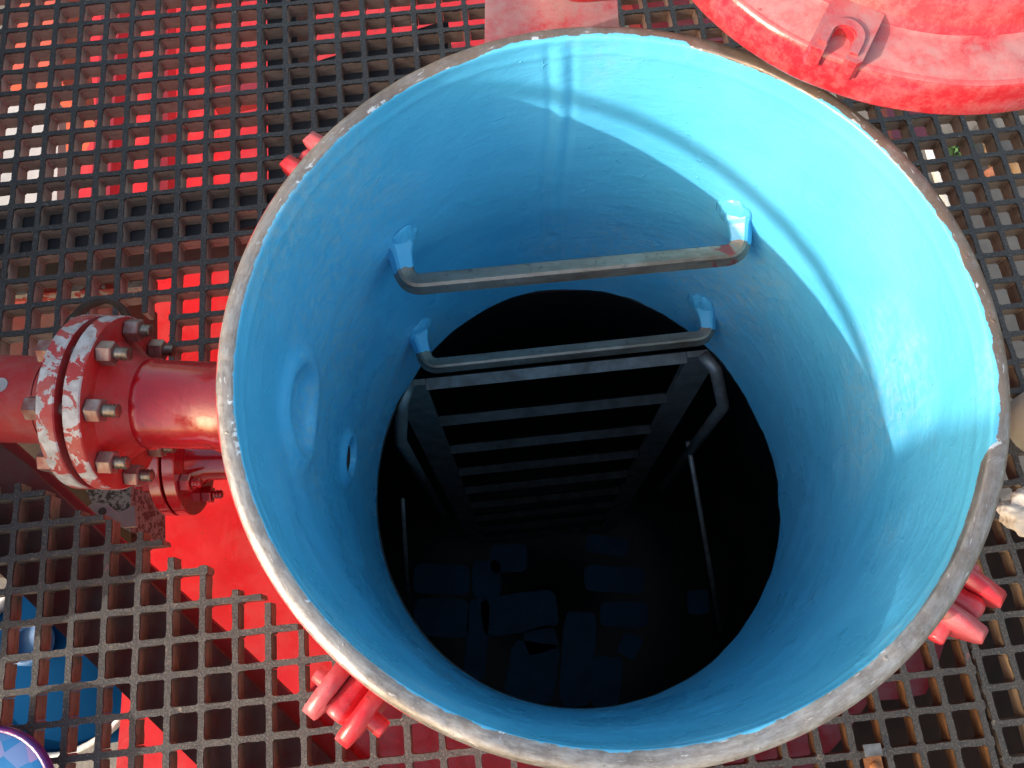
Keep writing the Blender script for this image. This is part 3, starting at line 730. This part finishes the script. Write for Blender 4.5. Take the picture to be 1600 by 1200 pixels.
# ---------------------------------------------------------------- lid (swung aside)
ZL=CAMZ-.585
arcs=[at(u,v,ZL) for u,v in [(1075,0),(1120,40),(1190,95),(1258,133),(1320,160),(1400,170),(1500,177),(1599,178)]]
# least squares circle
def fitc(P):
    import numpy as np
    A=np.array([[2*p.x,2*p.y,1] for p in P]); b=np.array([p.x**2+p.y**2 for p in P]); s=np.linalg.lstsq(A,b,rcond=None)[0]
    return s[0],s[1],math.sqrt(s[2]+s[0]**2+s[1]**2)
lx,ly,RL=fitc(arcs)
lid=empty('manway_hatch',(lx,ly,ZL),'weathered red manway lid swung open to the right of the blue manway','lid')
bm=bmesh.new(); lathe(bm,[(0,.004),(RL-.02,.004),(RL-.018,0),(RL-.0015,0),(RL,.003),(RL-.002,.030),(RL-.0035,.0345),(RL-.007,.0365),(RL-.040,.0375),(RL-.046,.0395),(RL-.051,.047),(RL-.056,.060),(RL-.062,.0665),(RL-.075,.070),(RL-.15,.082),(RL-.20,.088),(0,.09)],Matrix.Identity(4),160)
for v in bm.verts:
    p=v.co; v.co.z+=.0009*noise.noise(p*22)
o=bmo('cover',bm,M_LID,lid,True)
def lug(ang,z0=.036):
    hw=.0215; sl_=.0085; L0=RL-.050; L1=RL+.0045
    pts=[(L0,-hw),(L1-.004,-hw),(L1,-hw+.003),(L1,-sl_)]
    cx=L1-.019
    arc=[(cx-sl_*math.sin(t)*1.15,-sl_*math.cos(t)) for t in [math.pi*k/10 for k in range(11)]]
    pts+=arc+[(L1,sl_),(L1,hw-.003),(L1-.004,hw),(L0,hw)]
    bm=bmesh.new(); prism(bm,pts,z0-.010,z0+.010,Matrix.Rotation(ang,4,'Z')); bmo('slotted_lug',bm,M_LID,lid,False,.0022,2)
    # raised collar round the slot
    arc2=[]
    for rr_ in (sl_+.0075,sl_+.001):
        a_=[(cx-rr_*math.sin(t)*1.05,-rr_*math.cos(t)) for t in [math.pi*k/12 for k in range(13)]]; a_=[(L1-.006,-rr_)]+a_+[(L1-.006,rr_)]
        arc2.append(a_)
    pp=arc2[0]+arc2[1][::-1]; bm=bmesh.new(); prism(bm,pp,z0+.0095,z0+.0125,Matrix.Rotation(ang,4,'Z')); bmo('slot_collar',bm,M_LID,lid,False,.001,1)
q=at(1283,128,ZL+.03); a_l=math.atan2(q.y-ly,q.x-lx)
for k in range(4): lug(a_l+k*math.pi/2)

# ---------------------------------------------------------------- hinge bracket at the back of the neck
hb=empty('hinge_bracket',(.025,.585,1.33),'scraped red hinge bracket behind the top of the manway rim','bracket')
bm=bmesh.new(); boxbm(bm,-.066,.064,-.046,.20,-.030,.010); 
bmo('plate',bm,M_BRKT,hb,False,.004,2)
bm=bmesh.new(); P=[at(865,-50,1.375)-hb.location,at(900,-24,1.385)-hb.location,at(960,-30,1.40)-hb.location,at(1030,-60,1.43)-hb.location,at(1150,-120,1.45)-hb.location]; sweep(bm,bend(P,.03,5),circ(.016,16)); bmo('hinge_arm',bm,M_REDP,hb,True)
bm=bmesh.new(); lathe(bm,[(0,-.0),(.022,0),(.022,.05),(.018,.054),(0,.055)],Matrix.Translation(at(868,-38,1.335)-hb.location),28); bmo('pivot_boss',bm,M_REDP,hb,True)

# ---------------------------------------------------------------- loose things
# black band looped behind the flange
P=[at(u,v,zz_) for u,v,zz_ in [(96,530,1.02),(112,500,1.06),(135,478,1.08),(165,467,1.09),(188,477,1.08),(205,505,1.05),(211,545,1.02),(213,590,1.0)]]
c=P[3].copy(); bm=bmesh.new(); sweep(bm,bend([p-c for p in P],.02,4),[(.0012,.006),(-.0012,.006),(-.0012,-.006),(.0012,-.006)],Vector((0,1,0)))
o=bmo('black_strap',bm,M_DARK,None,True); o.location=c; tag(o,'dark rubber strap looped behind the bolted flange','strap')
o=poly_obj('speckled_housing',[(120,735),(204,735),(204,832),(150,800)],.82,.12,M_SPK,None,.003); tag(o,'dark housing with speckled paint under the bolted flange','housing')
o=poly_obj('grey_lever',[(134,794),(142,787),(152,785),(166,788),(176,796),(184,801),(192,798),(210,790),(212,822),(190,824),(172,818),(155,808),(142,802)],.875,.008,M_GREYP,None,.0015); tag(o,'pinkish grey lever end below the bolted flange','lever')
p=at(160,799,.8755); bm=bmesh.new(); lathe(bm,[(0,.0),(.0055,0.),(.005,.002),(0,.002)],Matrix.Translation(p-o.location),16); bmo('dark_bolt_head',bm,M_DARK,o)
# blue drum
c=at(92,1030,.40); dr=empty('blue_drum',(c.x,c.y,-.25),'blue drum with white rim below the lower left grating','drum'); Rd=.168
bm=bmesh.new(); lathe(bm,[(Rd-.02,-.6),(Rd-.008,-.58),(Rd-.008,.63),(Rd-.016,.64),(0,.642)],Matrix.Identity(4),48); bmo('body',bm,M_DRUM,dr,True)
bm=bmesh.new(); lathe(bm,[(Rd-.009,.632),(Rd-.009,.652),(Rd-.005,.657),(Rd+.001,.655),(Rd+.001,.635),(Rd-.009,.632)],Matrix.Identity(4),64); bmo('rim',bm,M_WHITE,dr,True)
p=at(48,1005,.40); bm=bmesh.new(); lathe(bm,[(.040,.64),(.040,.664),(.030,.668),(.028,.655),(0,.655)],Matrix.Translation((p.x-c.x,p.y-c.y,0)),32); bmo('bung',bm,m_simple('mid_blue_plastic',(.02,.10,.26),(.02,.09,.22),10,.6),dr,True)
c=at(196,1062,.30); d2=empty('white_rimmed_pail',(c.x,c.y,-.3),'dark pail with white rim beside the blue drum','pail'); r2=.075
bm=bmesh.new(); lathe(bm,[(r2*.8,-.3),(r2,.58),(r2-.004,.58),(r2-.01,.45),(0,.45)],Matrix.Identity(4),40); bmo('body',bm,M_DARK,d2,True)
bm=bmesh.new(); lathe(bm,[(r2-.003,.578),(r2-.003,.59),(r2+.006,.59),(r2+.006,.578)],Matrix.Identity(4),48); bmo('rim',bm,M_WHITE,d2,True)
# tin with printed lid at the bottom left corner
c=Vector((-.5853,-.1441,1.036)); tn=empty('printed_tin',(c.x,c.y,ZG),'round flat tin with blue and pink printed lid in the bottom left corner','tin')
zt_=1.036-ZG; rt=.0835
bm=bmesh.new(); lathe(bm,[(0,.001),(rt-.012,.001),(rt-.003,zt_-.008),(rt-.003,zt_-.0)],Matrix.Identity(4),48); bmo('can',bm,M_DARK,tn,True)
bm=bmesh.new(); lathe(bm,[(0,zt_+.0035),(rt*.5,zt_+.003),(rt-.008,zt_),(rt-.006,zt_-.001)],Matrix.Identity(4),64); bmo('lid',bm,M_TIN,tn,True)
bm=bmesh.new(); lathe(bm,[(rt-.0065,zt_-.001),(rt-.006,zt_+.001),(rt-.001,zt_+.001),(rt,zt_-.001),(rt,zt_-.008)],Matrix.Identity(4),64); bmo('rim',bm,M_PURP,tn,True)
# rusty grating clip at the bottom
c=at(1363,1172,ZR+.004); cl=empty('grating_clip',c,'rusty grating clip with a bright metal tongue at the bottom right','clip'); cl.rotation_euler=(0,0,.1)
bm=bmesh.new(); boxbm(bm,-.0095,.0095,-.032,-.0055,-.010,-.004); bmo('saddle',bm,M_RUST,cl,False,.001,1)
bm=bmesh.new(); boxbm(bm,-.0098,.0098,-.006,.0065,.0,.0022); bmo('tongue',bm,M_GREYP if False else M_STUD,cl,False,.0006,1)
bm=bmesh.new(); lathe(bm,[(0,.004),(.005,.003),(.006,0),(.006,-.002)],Matrix.Translation((0,-.018,-.003)),18); bmo('bolt_head',bm,M_RUST,cl,True)
# crumpled canvas and white pail at the right edge
c=at(1603,802,1.04); bm=bmesh.new(); bmesh.ops.create_icosphere(bm,subdivisions=5,radius=1)
for v in bm.verts:
    p=v.co.copy(); r=1+.35*noise.noise(p*1.7)+.22*abs(noise.noise(p*3.6+Vector((3,0,0))))-.10*abs(noise.noise(p*8)); v.co=Vector((p.x*.036*r,p.y*.026*r,p.z*.022*r))
o=bmo('canvas_glove',bm,M_CLOTH,None,True); o.location=c+Vector((.012,0,0)); tag(o,'crumpled cream canvas glove at the right edge beside the rim','glove')
c=at(1643,655,1.0); wp=empty('white_pail',(c.x,c.y,ZR),'white plastic pail at the right edge of the photo','pail')
bm=bmesh.new(); lathe(bm,[(0,.0),(.043,.0),(.050,.14),(.048,.14),(.042,.01),(0,.01)],Matrix.Identity(4),48); bmo('body',bm,M_WHITE,wp,True)
bm=bmesh.new(); lathe(bm,[(.050,.125),(.053,.127),(.053,.141),(.0485,.141)],Matrix.Identity(4),48); bmo('rim',bm,M_WHITE,wp,True)

# ---------------------------------------------------------------- handrail added at left, out of frame, to cast the band across the blue wall
hr=empty('added_handrail',(-1.20,.2,ZG),'grey tubular handrail added unseen beyond the left edge for its band of shadow','handrail'); hr.rotation_euler=(0,0,.10)
for zz_,r in ((.884,.011),):
    bm=bmesh.new(); sweep(bm,[Vector((0,-.95,zz_)),Vector((0,0,zz_)),Vector((0,2.6,zz_))],circ(r,16)); bmo('top_rail',bm,M_GALV,hr,True)
for y in (-.94,2.2):
    bm=bmesh.new(); sweep(bm,[Vector((0,y,-.05)),Vector((0,y,.875))],circ(.021,16)); bmo('post',bm,M_GALV,hr,True)
bm=bmesh.new(); boxbm(bm,-.03,.03,-.1,2.6,-.07,-.03); bmo('edge_channel',bm,M_GALV,hr,False,.004,1)

ch=empty('shade_chest',(-.97,.52,ZG),'grey steel chest added unseen beyond the left edge to shade the upper left grating','chest'); ch.rotation_euler=(0,0,.0)  # added box out of view, blocks sun from upper left grating and pipe
bm=bmesh.new(); boxbm(bm,-.14,.14,-.65,.62,.012,.56); bmo('body',bm,M_GREYP,ch,False,.006,2)
bm=bmesh.new(); boxbm(bm,-.15,.15,-.66,.63,.562,.62); bmo('top',bm,M_GREYP,ch,False,.008,2)
for y in (-.45,.5):
    bm=bmesh.new(); boxbm(bm,-.13,.13,y-.02,y+.02,.0005,.0115); bmo('foot',bm,M_DARK,ch)
    bm=bmesh.new(); boxbm(bm,.1405,.149,y-.03,y+.03,.46,.55); bmo('latch',bm,M_STUD,ch,False,.002,1)

# ---------------------------------------------------------------- unseen person added on the platform corner to shade the lower right
def person():
    root=empty('person',(-1.25,-1.147,ZG),'person in dark blue overalls and white helmet, added out of view to cast shade','person'); root.rotation_euler=(0,0,SUN_AZ-math.pi/2)
    J={'pel':((0,0,.92),.150),'w':((.0,.0,1.10),.140),'ch':((.0,.0,1.32),.165),'nk':((0,.0,1.48),.062),'nk2':((.0,.02,1.56),.058),
       'hl':((-.10,0,.86),.105),'kl':((-.12,.02,.48),.072),'al':((-.13,-.02,.09),.045),'tl':((-.15,.12,.045),.042),
       'hr':((.10,0,.86),.105),'kr':((.12,.02,.48),.072),'ar':((.13,-.02,.09),.045),'tr':((.15,.12,.045),.042),
       'sl':((-.18,.0,1.41),.070),'el':((-.25,.0,1.13),.048),'wl':((-.26,.08,.88),.031),
       'sr':((.18,.0,1.41),.070),'er':((.25,.0,1.13),.048),'wr':((.26,.08,.88),.031)}
    E=[('pel','w'),('w','ch'),('ch','nk'),('nk','nk2'),('pel','hl'),('hl','kl'),('kl','al'),('al','tl'),('pel','hr'),('hr','kr'),('kr','ar'),('ar','tr'),('ch','sl'),('sl','el'),('el','wl'),('ch','sr'),('sr','er'),('er','wr')]
    K=list(J); me=bpy.data.meshes.new('body'); me.from_pydata([J[k][0] for k in K],[(K.index(a),K.index(b)) for a,b in E],[]); me.update()
    o=link('body',me,m_simple('dark_blue_overalls',(.03,.045,.09),(.02,.03,.06),14,.85),root)
    sk=o.modifiers.new('skin','SKIN'); sv=me.skin_vertices[0].data
    for i,k in enumerate(K): sv[i].radius=(J[k][1],J[k][1]*(.72 if k in('pel','w','ch') else 1))
    sv[0].use_root=True; sk.use_smooth_shade=True
    ss=o.modifiers.new('s','SUBSURF'); ss.levels=2; ss.render_levels=2
    skin=m_simple('skin',(.42,.25,.18),(.38,.22,.16),20,.6)
    bm=bmesh.new(); bmesh.ops.create_uvsphere(bm,u_segments=32,v_segments=24,radius=1)
    for v in bm.verts:
        p=v.co.copy(); jaw=1-.22*max(0,-p.z)*1.0
        v.co=Vector((p.x*.075*jaw,.03+p.y*.094*(1-.10*max(0,-p.z)),1.665+p.z*.115))
        nose=math.exp(-((p.x*.075)/.012)**2-((v.co.z-1.655)/.022)**2); 
        if p.y>0: v.co.y+=.020*nose; v.co.y-=.008*(math.exp(-((abs(v.co.x)-.031)/.013)**2-((v.co.z-1.682)/.012)**2))
    bmo('head',bm,skin,root,True)
    for sgn in (-1,1):
        bm=bmesh.new(); lathe(bm,[(0,-.004),(.011,-.002),(.012,.003),(0,.005)],frame(Vector((sgn*.031,.115,1.682)),Vector((0,1,0))),14); bmo('eye',bm,M_DARK,root,True)
        bm=bmesh.new(); bmesh.ops.create_icosphere(bm,subdivisions=3,radius=1)
        for v in bm.verts: v.co=Vector((sgn*.076+v.co.x*.008,.02+v.co.y*.018,1.665+v.co.z*.030))
        bmo('ear',bm,skin,root,True)
    bm=bmesh.new(); boxbm(bm,-.022,.022,.108,.117,1.612,1.618); bmo('mouth',bm,M_RUSTD,root,False,.002,1)
    bm=bmesh.new(); lathe(bm,[(.112,.0),(.108,.006),(.100,.012),(.097,.05),(.080,.095),(.045,.122),(0,.130)],Matrix.Translation((0,.025,1.715))@Matrix.Scale(1.16,4,Vector((0,1,0))),40); bmo('helmet',bm,M_WHITE,root,True)
    for sgn in (-1,1):
        B=Vector((sgn*.26,.08,.88)); dn=Vector((0,.10,-1)).normalized()
        bm=bmesh.new(); sweep(bm,[B-dn*.02,B+dn*.02,B+dn*.055,B+dn*.092],[(.040*math.cos(t)*1,.014*math.sin(t)) for t in [2*math.pi*k/12 for k in range(12)]],Vector((0,1,0)),[.75,.9,1.05,.95]); bmo('hand',bm,skin,root,True)
        for f in range(4):
            y=(.028-.019*f); L=[.070,.078,.072,.056][f]; b=B+dn*.085+Vector((0,y,0))
            bm=bmesh.new(); sweep(bm,[b,b+dn*L*.4,b+dn*L*.75+Vector((-sgn*.008,0,0)),b+dn*L+Vector((-sgn*.022,0,0))],circ(.0085,8),Vector((0,1,0)),[1,1,.92,.7]); bmo('finger',bm,skin,root,True)
        b=B+dn*.02+Vector((0,.030,0)); bm=bmesh.new(); sweep(bm,[b,b+dn*.028+Vector((0,.018,0)),b+dn*.062+Vector((-sgn*.01,.020,0))],circ(.0105,8),Vector((1,0,0)),[1,1,.75]); bmo('thumb',bm,skin,root,True)
    for sgn in (-1,1):
        bm=bmesh.new(); sweep(bm,[Vector((sgn*.13,-.085,.055)),Vector((sgn*.135,0,.06)),Vector((sgn*.15,.12,.048)),Vector((sgn*.155,.19,.04))],[(.045,.048),(-.052,.052),(-.052,-.052),(.045,-.048)],Vector((0,0,1)),[.85,1,.95,.6]); bmo('boot',bm,M_DARK,root,True,.015,2)
    return root
person()
